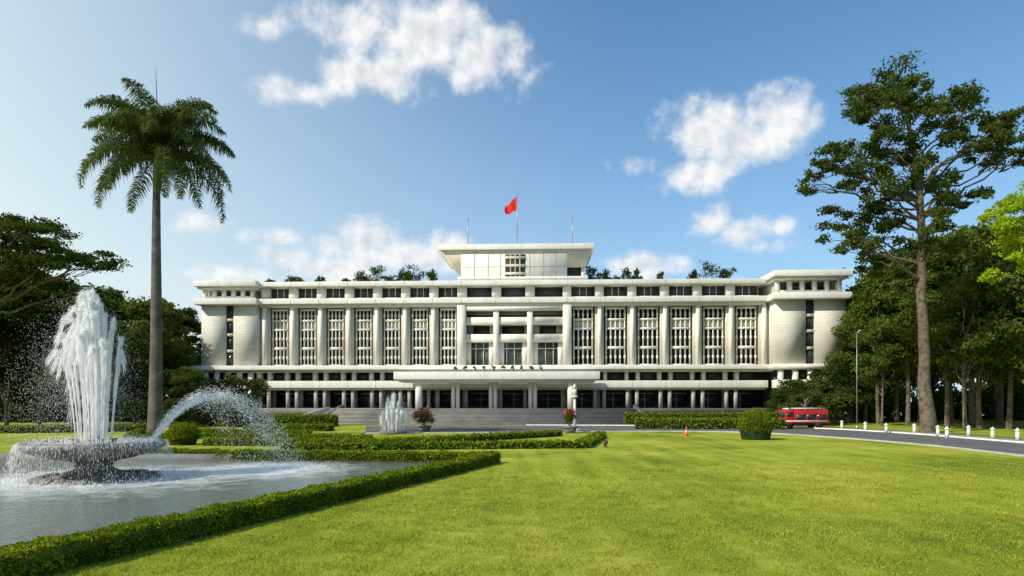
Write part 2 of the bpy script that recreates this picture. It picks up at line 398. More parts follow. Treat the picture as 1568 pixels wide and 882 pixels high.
for j in range(nz+1):
    for i in range(nx+1):
        s=i/nx;t=j/nz
        V.append((-1.95*s-.1*math.sin(t*3)*s, .28*math.sin(s*9+t*2)*s+.15*s, -t*2.35*(1-.45*s)-s*1.55+ .12*math.sin(s*7)))
Fc=[(j*(nx+1)+i,j*(nx+1)+i+1,(j+1)*(nx+1)+i+1,(j+1)*(nx+1)+i) for j in range(nz) for i in range(nx)]
fl=qmesh('red_flag',[(V,Fc,M_flag)],fp,smooth=True); fl.location=(0,0,TZ(299)-zt)
for px,h in ((425,3.0),(1166,1.0)):
    a=MB(); a.cyl(0,0,0,h,.06,.03,6); a.box(-.5,.5,-.03,.03,h*.6,h*.6+.05); a.box(-.3,.3,-.03,.03,h*.8,h*.8+.05)
    o=a.build('roof_antenna',M_metal,PAL); o.location=(U(px),3,21.4)
def rooftree(px,pt,wpx,Y=8,n=520):
    x=U(px)*1.06; zt_=CH+(615-pt)/9.3; h=zt_-21.4; w=wpx/9.3/2
    cl=[((x+R.uniform(-.6,.6)*w,Y+R.uniform(-1,1),21.4+h*R.uniform(.35,.85)),(w*.5,w*.5,h*.22),n//5) for _ in range(7)]
    v,f=crown(cl,.17,6); ps=[limb((x,Y,21.4),c[0],.09,.03,0,4) for c in cl]
    tv,tf=join(ps); qmesh('roof_garden_tree',[(v,f,L_dark),(tv,tf,M_bark)],PAL)
for a in [(562,402,44),(545,408,26),(632,397,50),(610,410,26),(655,412,24),(478,420,14),(432,420,30),(400,424,14),(905,408,24),(922,412,20),(962,410,26),(975,414,14),(1010,410,12),(1078,400,54),(1110,412,30),(445,425,16),(522,422,18),(590,420,30),(1055,418,20),(940,420,26)]: rooftree(*a)
# ------------------------------------------------------------ hedges
def hedge(pts,w,h,leaf,dens,name='clipped_hedge',mat=None):
    pts=[np.array(p) for p in pts]; core=MB(); Cs=[]
    for p,q in zip(pts[:-1],pts[1:]):
        d=q-p; L=np.linalg.norm(d); t=d/L; nn=np.array([-t[1],t[0]])
        p2=p-t*w*.42; q2=q+t*w*.42; hw=w/2-.04
        c=[(*(p2-nn*hw),0),(*(q2-nn*hw),0),(*(q2+nn*hw),0),(*(p2+nn*hw),0)]
        core.hexa(c+[(a,b,h-.06) for a,b,_ in c])
        L2=L+w*.84; per=w+2*h; N_=int(dens*L2*per)
        s=R.uniform(0,L2,N_); k=R.uniform(0,per,N_)
        off=np.where(k<h,-w/2,np.where(k<h+w,k-h-w/2,w/2)); z=np.where(k<h,k,np.where(k<h+w,h,per-k))
        und=.03*np.sin(s*3.1+p[0])+.025*np.sin(s*9.7+2*np.sin(s))
        z=z+np.where((k>=h)&(k<h+w),und,0); off=off+.03*np.sin(s*4.3+z*6)
        P=p2+np.outer(s,t)+np.outer(off,nn)
        C=np.c_[P,z]+R.normal(size=(N_,3))*leaf*.65
        Cs.append(C)
        for e,sg in ((p2,-1),(q2,1)):
            M=int(dens*w*h); P=e+np.outer(R.uniform(-w/2,w/2,M),nn); Cs.append(np.c_[P,R.uniform(0,h,M)]+R.normal(size=(M,3))*leaf*.5)
    v,f=leaves(np.concatenate(Cs),leaf,.6)
    return qmesh(name,[(v,f,mat or L_hedge),(core.v,core.f,M_core)])
h0=np.array([-12.2,0.5]);h1=np.array([-8.5,11.2]);h2=np.array([-.95,33.4])
hedge([h0+(h1-h0)*.55,h1],.6,.5,.034,1500)
hedge([h1,h1+(h2-h1)*.5],.6,.5,.034,1500)
hedge([h1+(h2-h1)*.5,h2,(-24,36.6)],.6,.48,.045,800)
def hg(P,w,h,leaf=.09,dens=170): return hedge([gp(*p) for p in P],w,h,leaf,dens)
hg([(322,682),(580,684),(852,668)],.8,.45)
hg([(440,690),(893,686),(920,670)],.7,.42)
hg([(200,672),(430,672),(560,676)],.8,.4)
hg([(370,653),(505,653)],1.8,1.3,.12,90)
hg([(385,659),(500,660)],1.2,.6,.12,90)
hg([(300,664),(470,667)],.8,.4)
hg([(965,651.5),(1190,652)],1.5,1.5,.12,90)
hg([(982,656.5),(1190,657)],1.4,1.05,.12,90)
hg([(-60,664),(120,662),(230,660)],1.0,.6,.12,90)
def topiary(px,pb,wpx,hpx):
    X,Y=gp(px,pb); r=wpx/2*Y/F; h=hpx*Y/F
    n=9000; u=unit(n); u[:,2]=np.abs(u[:,2])*1.0
    lo=R.uniform(size=n)<.35; u[lo,2]*=-.5
    wob=1+.04*np.sin(u[:,0]*7+1)*np.sin(u[:,2]*8)
    C=np.c_[X+u[:,0]*r*wob,Y+u[:,1]*r*wob,h*.42+u[:,2]*h*.58*wob]+R.normal(size=(n,3))*.05
    C[:,2]=np.maximum(C[:,2],.03)
    v,f=leaves(C,.06,.6)
    pts=[(X,Y,z) for z in np.linspace(0,h*.97,9)]; rad=[r*.93*math.sqrt(max(0,1-((z/h-.42)/.58)**2)) if z/h>.42 else r*.93*math.sqrt(1-((z/h-.42)/.9)**2) for z in np.linspace(0,h*.97,9)]
    t=tube(pts,rad,16); return qmesh('topiary_bush',[(v,f,L_hedge),(t[0],t[1],M_core)])
topiary(280,681,44,32);topiary(1157,673,50,46);topiary(213,672,16,14)
# ------------------------------------------------------------ pond
q=empty('pond')
nn=np.array([-(h2-h1)[1],(h2-h1)[0]]); nn/=np.linalg.norm(nn)
a=h2+nn*.75+np.array([-.6,-.2]); b=h1+nn*.75
dirn=(h2-h1)/np.linalg.norm(h2-h1); b0=b-dirn*14
V=[(a[0]-.3,34.4,.05),(b0[0],b0[1],.05),(-60,b0[1],.05),(-60,36.6,.05)]
qmesh('water_surface',[(V,[(0,1,2,3)],M_water)],q)
strip(resample([(b0[0],b0[1]),tuple(b),(a[0],a[1])],20),.35,0,.17,'pond_coping',M_grey,0,q)
strip(resample([(a[0],34.6),(-30,35.9),(-60,36.6)],20),.35,0,.3,'pond_coping',M_grey,0,q)
# ------------------------------------------------------------ fountain
FX,FY=-15.9,26.0
FT=empty('tiered_stone_fountain',(FX,FY,0))
prof=[(0,1.2),(1.9,1.25),(2.2,1.42),(2.32,1.5),(2.42,1.46),(2.42,1.3),(2.3,1.2),(1.9,1.02),(1.3,.86),(.8,.76),(.66,.68),(.62,.5),(.72,.42),(.95,.34),(1.05,.24),(1.2,.2),(1.85,.14),(1.95,.1),(1.95,0)]
seg=56; V=[];Fc=[]
for r,z in prof:
    for k in range(seg):
        an=2*math.pi*k/seg; w=1+ (.012*math.sin(k*7) if r>1 else 0)
        V.append((max(r,.001)*w*math.cos(an),r*w*math.sin(an)+0,z))
for i in range(len(prof)-1):
    for k in range(seg): Fc.append((i*seg+k,i*seg+(k+1)%seg,(i+1)*seg+(k+1)%seg,(i+1)*seg+k))
qmesh('bowl_and_pedestal',[(V,Fc,M_fstone)],FT,smooth=True)
rk=MB()
for k in range(26):
    an=k/26*2*math.pi; rr=R.uniform(1.6,2.0); x=rr*math.cos(an);y=rr*math.sin(an);s=R.uniform(.14,.26)
    rk.hexa([(x-s,y-s,0),(x+s,y-s*.9,0),(x+s,y+s,0),(x-s*.9,y+s,0),(x-s*.6,y-s*.7,s),(x+s*.6,y-s*.6,s*.8),(x+s*.7,y+s*.5,s),(x-s*.5,y+s*.7,s*1.1)])
rk.build('base_rocks',M_fstone,FT)
nz_=MB(); nz_.cyl(0,0,1.2,1.75,.25,.16)
for k in range(10):
    an=k/10*6.283; nz_.cyl(.7*math.cos(an),.7*math.sin(an),1.2,1.6,.06,.04,6)
nz_.build('nozzles',M_fstone,FT)
def streaks(P,D,ln,wd_):
    n=len(P); D=D/(np.linalg.norm(D,axis=1,keepdims=True)+1e-9)
    b=np.cross(D,unit(n)); b/=np.linalg.norm(b,axis=1,keepdims=True)+1e-9
    ln=np.broadcast_to(ln,(n,))[:,None];wd_=np.broadcast_to(wd_,(n,))[:,None]
    V=np.stack([P-D*ln,P-b*wd_,P+D*ln,P+b*wd_],1).reshape(-1,3); return V,np.arange(4*n).reshape(-1,4)
G=9.81
def jet(n,o,vz,vr,wind=-.25,rad=.3,jit=.02,ln=.12,wd_=.014,floor=.05,tmin=0,tmax=1):
    T_=(vz+np.sqrt(vz**2+2*G*(o[:,2]-floor)))/G; t=T_*R.uniform(tmin,tmax,n)
    vx=vr[:,0];vy=vr[:,1]
    P=np.c_[o[:,0]+vx*t+wind*t*t*.5,o[:,1]+vy*t,o[:,2]+vz*t-.5*G*t*t]+R.normal(size=(n,3))*(jit*(1+2.5*t[:,None]))
    D=np.c_[vx+wind*t,vy,vz-G*t]+R.normal(size=(n,3))*.15
    P[:,2]=np.maximum(P[:,2],floor)
    return streaks(P,D,ln*R.uniform(.4,1.4,n),wd_*R.uniform(.5,1.5,n))
def plume(H,n,spread,nj,scale=1,base=1.5,wind=-.3,drop=.5,fs=.38):
    ps=[]
    for j in range(nj):
        an=R.uniform(0,6.283); k=R.uniform(0,1)
        m=int(n*(1-fs)/nj); hh=H*(1-drop*k)*R.uniform(.8,1); vz=np.full(m,math.sqrt(2*G*hh))*R.uniform(.985,1.005,m)
        vr=np.tile([math.cos(an)*spread*k,math.sin(an)*spread*k],(m,1))*R.uniform(.93,1.07,(m,1))
        o=np.tile([.7*scale*k*math.cos(an),.7*scale*k*math.sin(an),base],(m,1))
        ps.append(jet(m,o,vz,vr,wind,jit=.009*scale,ln=.22*scale,wd_=.008*scale,tmax=R.uniform(.42,.9)))
    m=int(n*fs); an=R.uniform(0,6.283,m); k=R.uniform(0,1,m)**.8
    vz=np.sqrt(2*G*H*R.uniform(.4,.97,m)*(1-.45*k)); o=np.c_[.3*scale*np.cos(an),.3*scale*np.sin(an),np.full(m,base)]
    ps.append(jet(m,o,vz,np.c_[np.cos(an),np.sin(an)]*(spread*1.9*k)[:,None],wind*2,jit=.13*scale,ln=.014*scale,wd_=.0075*scale,tmin=.3))
    return join(ps)
v,f=plume(6.2,44000,.72,75,drop=.42,wind=-.45,fs=.42)
qmesh('main_water_jet',[(v,f,M_spray)],FT)
m=4500; an=R.uniform(0,6.283,m); o=np.c_[2.4*np.cos(an),2.4*np.sin(an),np.full(m,1.45)]
v,f=jet(m,o,R.uniform(0,.4,m),np.c_[np.cos(an),np.sin(an)]*R.uniform(.2,.9,(m,1)),0,jit=.01,ln=.07,wd_=.006)
qmesh('bowl_overflow',[(v,f,M_spray)],FT)
m=2500; an=R.uniform(0,6.283,m); rr=2.3*np.sqrt(R.uniform(0,1,m)); P=np.c_[rr*np.cos(an),rr*np.sin(an),1.4+np.abs(R.normal(size=m))*.12]
v,f=streaks(P,unit(m),.03,.013); 
m=4000; an=R.uniform(0,6.283,m); rr=R.normal(2.9,.6,m); P=np.c_[rr*np.cos(an),rr*np.sin(an),.05+np.abs(R.normal(size=m))*.10]
v2,f2=streaks(P,unit(m),.025,.012); v,f=join([(v,f),(v2,f2)])
qmesh('splash',[(v,f,M_spray)],FT)
def arc(o,ax,ay,ap,n,sp,kmin=.8):
    o=np.array(o); vz=math.sqrt(2*G*(ap-o[2])); tt=(vz+math.sqrt(2*G*(ap-.05)))/G
    vx=(ax-o[0])/tt;vy=(ay-o[1])/tt
    s=R.uniform(-1,1,(n,2))*sp; k=R.uniform(kmin,1.0,n)**.7
    return jet(n,np.tile(o,(n,1)),vz*k**.5,np.c_[vx*k+s[:,0],vy*k+s[:,1]],0,jit=.035,ln=.045,wd_=.0075)
a1=arc((1.6,1.2,1.4),6.8,4.4,3.4,6000,.08,.78); a3=arc((1.4,1.4,1.4),5.4,6.5,3.6,4000,.4,.55)
v,f=join([a1,a3]); qmesh('arching_water_jets',[(v,f,M_spray)],FT)
m=3000; P=np.c_[R.normal(5.9,.9,m),R.normal(4.4,.5,m),.05+np.abs(R.normal(size=m))*.08]
v,f=streaks(P,unit(m),.03,.011); qmesh('jet_splash',[(v,f,M_spray)],FT)
def smallf(px,pb,pt,sp,n,nj=24):
    X,Y=gp(px,pb); H=(pb-pt)*Y/F; e=empty('garden_fountain',(X,Y,0))
    b=MB(); b.cyl(0,0,0,.25,1.3,1.3,20); b.cyl(0,0,.25,.4,.2,.15,10); b.build('basin',M_grey,e)
    v,f=plume(H-.4,n,sp,nj,1.5,.4,0,.7); qmesh('water_jet',[(v,f,M_spray)],e)
smallf(602,664,594,.5,11000,34)
def flowers(px,pb,wpx,hpx):
    X,Y=gp(px,pb); w=wpx*Y/F/2; h=hpx*Y/F
    pot=MB(); pot.cyl(X,Y,0,.55,.45,.7,12); pot.cyl(X,Y,.5,.62,.76,.76,12)
    c1=[((X+R.uniform(-.5,.5)*w,Y+R.uniform(-.4,.4),h*R.uniform(.45,.75)),(w*.5,w*.5,h*.2),160) for _ in range(7)]
    v,f=crown(c1,.1,7); c2=[((c[0][0],c[0][1]-.1,c[0][2]+h*.16),(w*.5,w*.5,h*.1),40) for c in c1]
    v2,f2=crown(c2,.11,7); st=join([limb((X,Y,.5),c[0],.04,.02,0,3) for c in c1])
    qmesh('potted_flowering_shrub',[(v,f,L_mid),(v2,f2,M_flower),(pot.v,pot.f,M_grey),(st[0],st[1],M_bark)])
flowers(650,661,42,38)
flowers(873,663,24,40)
X,Y=gp(880,661); pb=MB(); pb.cyl(0,0,0,.3,.5,.45,12); pb.cyl(0,0,.3,3.4,.16,.12,10); pb.cyl(0,0,3.4,3.6,.3,.3,12); pb.cyl(0,0,3.6,4.3,.2,.24,10); pb.cyl(0,0,4.3,4.8,.28,.03,12)
o=pb.build('garden_lantern_post',M_white); o.location=(X,Y,0)
# ------------------------------------------------------------ trees
def palm():
    Y=56; X,_,_=at(237,600,Y)
    zc=at(0,230,Y)[2]; zs=at(0,290,Y)[2]
    pts=[];rad=[]
    for i in range(40):
        t=i/39; z=t*zs; pts.append((X+.2*t+.05*math.sin(t*5),Y,z)); rad.append(.62*(1-t)**3*.3+.42-.15*t+.05*math.sin(t*3.1)+(.012 if i%2 else 0))
    tr=tube(pts,rad,16)
    x0=X+.2
    sh=tube([(x0,Y,zs-.05),(x0,Y,zs+.5),(x0+.02,Y,(zs+zc)/2),(x0+.05,Y,zc),(x0+.05,Y,zc+1.6)],[.30,.36,.32,.24,.05],14)
    spear=tube([(x0+.03,Y,zc+.5),(x0,Y,zc+3),(x0-.12,Y,at(0,104,Y)[2])],[.08,.05,.012],5)
    rach=[];LV=[]
    nf=40
    for k in range(nf):
        az=k*2.39996+R.uniform(-.2,.2); q=k/(nf-1)
        e0=math.radians(80-74*q+R.uniform(-6,6)); bend=math.radians(106+2*q+R.uniform(-14,14)); L=6.0+1.6*q+R.uniform(-.5,.4)
        m=24; p=np.array([x0,Y,zc+.8-1.7*q]); P=[p.copy()]; hd=np.array([math.cos(az),math.sin(az),0]); tw=R.normal()*.3
        for i in range(m):
            s=(i+.5)/m; e=e0-bend*s**1.25; h_=np.array([math.cos(az+tw*s),math.sin(az+tw*s),0]); p=p+(h_*math.cos(e)+np.array([0,0,1])*math.sin(e))*L/m; P.append(p.copy())
        P=np.array(P); rach.append(tube(P,np.linspace(.075,.015,m+1),5))
        nl=140
        for sd in (-1,1):
            s=np.linspace(.10,.995,nl)+R.normal(size=nl)*.003; fi=s*m; i0=np.clip(fi.astype(int),0,m-1); fr_=(fi-i0)[:,None]
            B=P[i0]*(1-fr_)+P[i0+1]*fr_; Tn=P[i0+1]-P[i0]; Tn/=np.linalg.norm(Tn,axis=1,keepdims=True)
            side=np.cross(np.tile(hd,(nl,1)),[0,0,1.]); upv=np.cross(side,Tn)
            pl=R.uniform(-.85,.85,nl)[:,None]
            D=side*sd*np.sqrt(1-pl**2*.8)+upv*pl+Tn*.45; D/=np.linalg.norm(D,axis=1,keepdims=True)
            ll=(1.1*np.sin(np.pi*np.clip(s*.86+.12,0,1))**.6)*R.uniform(.7,1.25,nl); ll=ll[:,None]
            M1=B+D*ll*.5; D2=D+np.array([0,0,-1.3]); D2/=np.linalg.norm(D2,axis=1,keepdims=True); E=M1+D2*ll*.65
            wv=Tn*.04
            LV.append(np.stack([B-wv*.6,B+wv*.6,M1+wv,M1-wv],1).reshape(-1,3)); LV.append(np.stack([M1-wv,M1+wv,E+wv*.2,E-wv*.2],1).reshape(-1,3))
    LV=np.concatenate(LV); r=join(rach)
    qmesh('royal_palm_tree',[(tr[0],tr[1],M_palmbark),(sh[0],sh[1],M_shaft),(spear[0],spear[1],M_shaft),(r[0],r[1],M_shaft),(LV,np.arange(len(LV)).reshape(-1,4),L_palm)])
palm()
def bigtree(name,Y,trunk,clumps,leafmat_,leaf,den,r0,r1,dz=4,branch_r=.22,sub=9,kx=1,kz=1,pw=.8,ns=3,rs_=.6,sc=.55,sig=.27):
    TP=np.array([at(px,py,Y) for px,py in trunk]); TP[0,2]=0
    n=len(TP); rad=np.linspace(1,0,n)**pw*(r0-r1)+r1; rad[0]*=1.35
    t=np.linspace(0,n-1,n*4); TS=np.stack([np.interp(t,range(n),TP[:,i]) for i in range(3)],1); rs=np.interp(t,range(n),rad)
    TS[1:-1]+=R.normal(size=(len(TS)-2,3))*.06
    tb=[tube(TS,rs,12)]; cs=[]
    for cx,cy,rx,ry in clumps:
        p=np.array(at(cx,cy,Y)); p[1]+=R.uniform(-dz,dz); ra=rx*Y/F*kx; rz=ry*Y/F*kz
        zt_=p[2]-(abs(p[0]-TS[-1][0])*.45+1.0); i=int(np.argmin(np.abs(TS[:,2]-zt_))); 
        tb.append(limb(TS[i],p,max(.06,min(branch_r,rs[i]*.45)),.04,-.03,7,.025))
        for _ in range(ns):
            p3=p+R.uniform(-1,1,3)*np.array([ra*sc,ra*sc,rz*sc*1.1]); k_=R.uniform(.7,1.25); cs.append((p3,np.array((ra*rs_,max(ra*rs_*.9,.7),rz*(rs_+.1)))*k_,int(den*ra*rz/ns)+30))
            tb.append(limb(p*.75+TS[i]*.25,p3,.05,.02,0,4,.03))
    v,f=crown(cs,leaf,sub,sig); tv,tf=join(tb)
    return qmesh(name,[(v,f,leafmat_),(tv,tf,M_bark)])
TC=[(1390,108,45,16),(1345,128,36,13),(1425,102,22,12),(1308,165,24,10),(1332,188,34,13),(1400,190,38,16),(1452,188,34,18),(1350,228,38,14),(1288,245,38,11),(1262,268,18,9),(1275,250,26,9),(1312,272,26,12),(1518,205,42,13),(1542,222,22,12),(1490,218,28,12),(1556,245,12,8),(1530,212,30,11),(1452,238,36,12),(1500,262,22,8),(1478,290,32,12),(1440,270,28,13),(1352,278,28,13),(1342,312,36,12),(1318,342,32,10),(1298,380,24,9),(1362,350,32,12),(1440,330,32,12),(1464,312,26,10),(1382,388,36,14),(1430,378,32,12),(1372,160,28,12),(1420,145,28,12),(1400,235,34,14),(1390,310,30,14),(1335,365,26,10),(1360,130,30,12),(1440,215,26,12),(1325,250,24,10),(1400,350,26,12),(1350,400,34,12),(1375,205,30,14),(1415,165,26,12),(1380,260,30,12),(1425,300,26,12),(1345,165,24,12),(1465,165,20,10),(1365,325,26,12),(1315,210,24,10),(1415,405,34,12),(1330,300,24,10),(1305,365,24,9)]
bigtree('tall_dipterocarp_tree',66,[(1421,662),(1416,560),(1411,450),(1412,370),(1408,290),(1398,220),(1386,165),(1388,125)],TC,
 L_tall,.165,370,.56,.07,kx=1.12,kz=1.45,pw=.9,sub=7,branch_r=.15,ns=6,rs_=.34,sc=.85,sig=.36)
bigtree('rain_tree',78,[(-60,655),(-55,560),(-45,480),(-35,430),(-20,390)],
 [(10,345,50,9),(60,358,50,9),(-40,340,50,10),(100,378,40,8),(135,400,28,7),(30,375,45,9),(80,395,40,8),(-10,372,45,9),(110,415,40,9),(40,410,45,9),(148,410,14,5),(0,405,45,10),(-60,370,50,12),(-90,400,50,12),(60,432,40,10),(-120,360,50,14),(120,395,36,8),(50,345,40,7),(20,360,40,9),(85,367,36,7),(10,430,50,12),(90,440,40,12),(40,390,50,10),(70,375,40,9),(-20,440,50,14),(20,332,36,6)],
 L_dark,.18,460,.9,.35,dz=5,branch_r=.3,kx=1.05,ns=4,rs_=.5,sc=.7,sig=.33)
bigtree('bright_leaf_tree',56,[(1640,664),(1630,560),(1620,450),(1615,380)],
 [(1556,312,34,18),(1535,345,34,16),(1580,300,34,16),(1550,375,34,18),(1570,405,34,18),(1600,330,40,22),(1620,290,40,22),(1640,350,40,30),(1600,440,34,20),(1550,412,24,14),(1528,325,16,10),(1572,350,34,20),(1590,385,36,20),(1560,335,30,16),(1560,395,30,14)],
 L_bright,.14,520,.5,.15,dz=2.0,branch_r=.12)
def variant(seed,H,cr_,lm,leaf=.24,nc=32,nl=480,clear=.32,bark=M_bark):
    global R; old=R; R=np.random.default_rng(seed)
    top=np.array([R.normal()*.5,R.normal()*.5,H*.82]); tb=[tube([(0,0,0),(.1,0,H*.15),(.15,.1,H*.4),(.1,.15,H*.62),tuple(top)],[.32,.25,.2,.15,.05],9)]
    cs=[]
    for i in range(nc):
        t=R.uniform(0,1); z=H*(clear+(1-clear)*t*.95); rr=cr_*math.sin(math.pi*min(.95,(t*.8+.16)))**.7*R.uniform(.3,.95); an=R.uniform(0,6.283)
        p=np.array([rr*math.cos(an),rr*math.sin(an),z]); s=cr_*R.uniform(.25,.42)
        cs.append((p,(s,s,s*.6),nl)); b0=np.array([.1,.1,max(H*.2,z-H*.16-rr*.3)])
        tb.append(limb(b0,p,.11,.03,-.02,5,.03))
    v,f=crown(cs,leaf,8,.31); tv,tf=join(tb); R=old
    return qmesh('tree_mesh',[(v,f,lm),(tv,tf,bark)],link=False)
vars_=[variant(11,18,5.4,L_mid),variant(12,18,4.8,L_dark),variant(13,18,5.8,L_mid,clear=.38),variant(14,18,5.0,L_tall,clear=.25),variant(15,18,4.3,L_mid,clear=.5,nc=20)]
def place(px,pt,Y,vi,name='broadleaf_tree',sx=1.0):
    X=(px-784)*Y/F; h=CH+(615-pt)*Y/F; s=h/18.
    o=bpy.data.objects.new(name,vars_[vi]); o.location=(X,Y,0); o.scale=(s*sx,s*sx,s); o.rotation_euler=(0,0,random.uniform(0,6.28)); scn.collection.objects.link(o)
for a in [(1300,478,112,0),(1335,425,104,2),(1372,385,98,0),(1410,375,90,0),(1455,352,96,2),(1490,340,84,2),(1530,330,92,0),(1575,325,80,2),(1620,330,90,1),(1345,450,90,4),(1390,430,84,4),(1450,420,78,4),(1500,410,76,0),(1545,400,74,4),(1600,380,70,0),(1312,500,100,1),(1670,360,84,0),(1475,400,102,1),(1360,480,118,1),(1430,420,115,3),(1520,400,110,1),
          (1660,330,76,1),(1350,520,84,4),(1478,445,72,4),(1325,470,96,0)]: place(*a)
for a in [(285,475,120,1),(250,465,112,3),(215,450,104,0),(175,446,108,3),(130,440,100,1),(85,425,104,1),(40,415,108,1),(0,420,100,1),(-50,415,96,3),(150,490,90,1),(60,470,86,1),(262,520,104,2),(10,460,84,1),(110,500,82,1),(205,505,92,3),(-60,450,80,1),(-110,420,96,1),(290,560,100,2)]: place(*a)
sv=[variant(21,6,3.0,L_dark,.15,18,330,.12),variant(22,6,3.2,L_tall,.15,18,330,.08)]
def placeS(px,pt,Y,vi,sx=1.0):
    X=(px-784)*Y/F; h=CH+(615-pt)*Y/F; s=h/6.
    o=bpy.data.objects.new('garden_tree',sv[vi]); o.location=(X,Y,0); o.scale=(s*sx,s*sx,s); o.rotation_euler=(0,0,random.uniform(0,6.28)); scn.collection.objects.link(o)
for a in [(325,580,84,0,1.2),(370,568,90,1,1.1),(290,600,82,1,1.2),(262,610,78,0,1.2),(1215,580,88,0,1.2),(1250,570,90,1,1.1),(1275,555,94,0,1.1),(1300,560,98,1,1.1),(215,600,84,0,1.3),(1235,590,84,1,1.0),(350,600,80,1,1.1)]: placeS(*a)
def mass(x0,x1,y0,y1,h,n,name='distant_trees'):
    cs=[]
    nb=int((x1-x0)/3.2)
    for i in range(nb*3):
        x=R.uniform(x0,x1);y=R.uniform(y0,y1);s=R.uniform(2,4); cs.append(((x,y,h*R.uniform(.08,.9)),(s,s,s*.8),n))
    v,f=crown(cs,.42,7,.3); qmesh(name,[(v,f,L_dark)])
mass(-120,-50,125,140,13,420); mass(52,130,122,140,13,420); mass(-110,-46,98,106,5,300); mass(60,125,108,118,5,300)
# ------------------------------------------------------------ bollards, lamp, truck, small things
for px,pb in [(1289,657),(1325,660),(1357,663),(1400,664),(1436,668),(1450,671),(1483,668),(1520,672),(1558,674),(1600,680)]:
    X,Y=gp(px,pb); b=MB(); b.cyl(0,0,0,.72,.15,.13,14); b.cyl(0,0,.72,.84,.18,.17,14); b.cyl(0,0,.84,.96,.12,.03,12)
    o=b.build('white_bollard',M_wpaint); o.location=(X,Y,0)
X,Y,_=at(1312,600,72); b=MB(); b.cyl(0,0,0,.5,.16,.12,10); b.cyl(0,0,.5,10.2,.05,.035,8); b.tube([(0,0,10.1),(.1,0,10.4),(.3,0,10.5)],[.04,.04,.04],6); b.box(.2,.55,-.1,.1,10.45,10.55)
o=b.build('street_lamp',M_metal); o.location=(X,Y,0)
X,Y=gp(1228,656); tk=empty('fire_truck',(X,Y,0),math.radians(4))
b=MB(); b.box(-1.35,2.5,-1.0,1.0,.6,2.1); b.hexa([(-2.5,-1,.55),(-1.42,-1,.55),(-1.42,1,.55),(-2.5,1,.55),(-2.35,-.95,2.0),(-1.42,-.95,2.15),(-1.42,.95,2.15),(-2.35,.95,2.0)]); b.build('body',M_red,tk,.06)
b=MB(); b.box(-2.3,2.45,-.9,.9,.4,.6); 
for x in (-1.85,1.5):
    for y in (-.98,.78):
        V_,F_=tube([(x,y,.42),(x,y+.001,.42),(x,y+.2,.42),(x,y+.201,.42)],[.01,.42,.42,.01],16); o_=len(b.v); b.v+=[tuple(q_) for q_ in V_]; b.f+=[tuple(int(i)+o_ for i in q_) for q_ in F_]
b.build('wheels_and_chassis',M_rubber,tk)
b=MB(); b.hexa([(-2.475,-.85,1.25),(-2.46,-.85,1.25),(-2.46,.85,1.25),(-2.475,.85,1.25),(-2.40,-.8,1.85),(-2.36,-.8,1.85),(-2.36,.8,1.85),(-2.40,.8,1.85)]); b.box(-2.2,-1.6,-1.02,-.985,1.3,1.85)
b.box(-1.1,-.1,-1.02,-.99,1.0,1.6);b.box(.1,1.1,-1.02,-.99,1.0,1.6);b.box(1.3,2.3,-1.02,-.99,1.0,1.6); b.build('windows_and_lockers',M_glass,tk)
b=MB(); b.box(-2.5,2.52,-1.03,-1.0,.78,.9); b.box(-2.6,-2.45,-.9,.9,.45,.7); b.box(-1.2,2.4,-.5,-.42,2.2,2.3); b.box(-1.2,2.4,.1,.18,2.2,2.3)
for x in np.arange(-1,2.4,.4): b.box(x,x+.06,-.42,.1,2.22,2.28)
b.box(-2.0,-1.7,-.6,.6,2.12,2.28); b.build('stripe_bumper_ladder',M_wpaint,tk)
X,Y=gp(1051,668); ce=empty('traffic_cone',(X,Y,0)); b=MB(); b.box(-.24,.24,-.24,.24,0,.05); b.cyl(0,0,.05,.38,.19,.12,16); b.cyl(0,0,.52,.85,.085,.03,16); b.build('cone',M_orange,ce)
b=MB(); b.cyl(0,0,.38,.52,.12,.085,16); b.build('reflective_band',M_wpaint,ce)
X,Y=gp(927,685); b=MB(); b.cyl(0,0,0,.12,.12,.1,10); b.box(-.03,.03,-.03,.03,.1,.25); b.tube([(0,.12,.22),(0,.1,.24),(0,-.12,.34),(0,-.121,.34)],[.01,.13,.17,.01],12); o=b.build('lawn_spotlight',M_wood); o.location=(X,Y,0)
# ------------------------------------------------------------ grass blades
def grass():
    n=430000
    Y=9+ (36-9)*R.uniform(0,1,n)**1.25; X=R.uniform(-.80,.80,n)*Y
    hx=h1[0]+(Y-h1[1])*(h2-h1)[0]/(h2-h1)[1]
    ok=X>hx+.28; X=X[ok];Y=Y[ok]
    pn=np.sin(X*2.1+1.3*np.sin(Y*1.7))*np.sin(Y*2.6+1.1*np.sin(X*1.9))+.6*np.sin(X*5.3+Y*3.1)*np.sin(Y*6.1-X*2.2)
    fade=np.clip((36-Y)/12,0,1)
    keep=R.uniform(size=len(X))<(.55+.3*pn)*fade; X=X[keep];Y=Y[keep];pn=pn[keep]; n=len(X)
    an=R.uniform(0,6.283,n); wv=np.c_[np.cos(an),np.sin(an),np.zeros(n)]*(.005*(Y/11))[:,None]
    h=R.uniform(.02,.06,n)*(1+.3*pn); lean=R.normal(size=(n,2))*.025
    B=np.c_[X,Y,np.zeros(n)]; Tp=B+np.c_[lean,h]; M_=B+np.c_[lean*.35,h*.6]
    V=np.stack([B-wv,B+wv,M_+wv*.8,Tp],1).reshape(-1,3)
    qmesh('lawn_grass_blades',[(V,np.arange(4*n).reshape(-1,4),L_grass)])
grass()
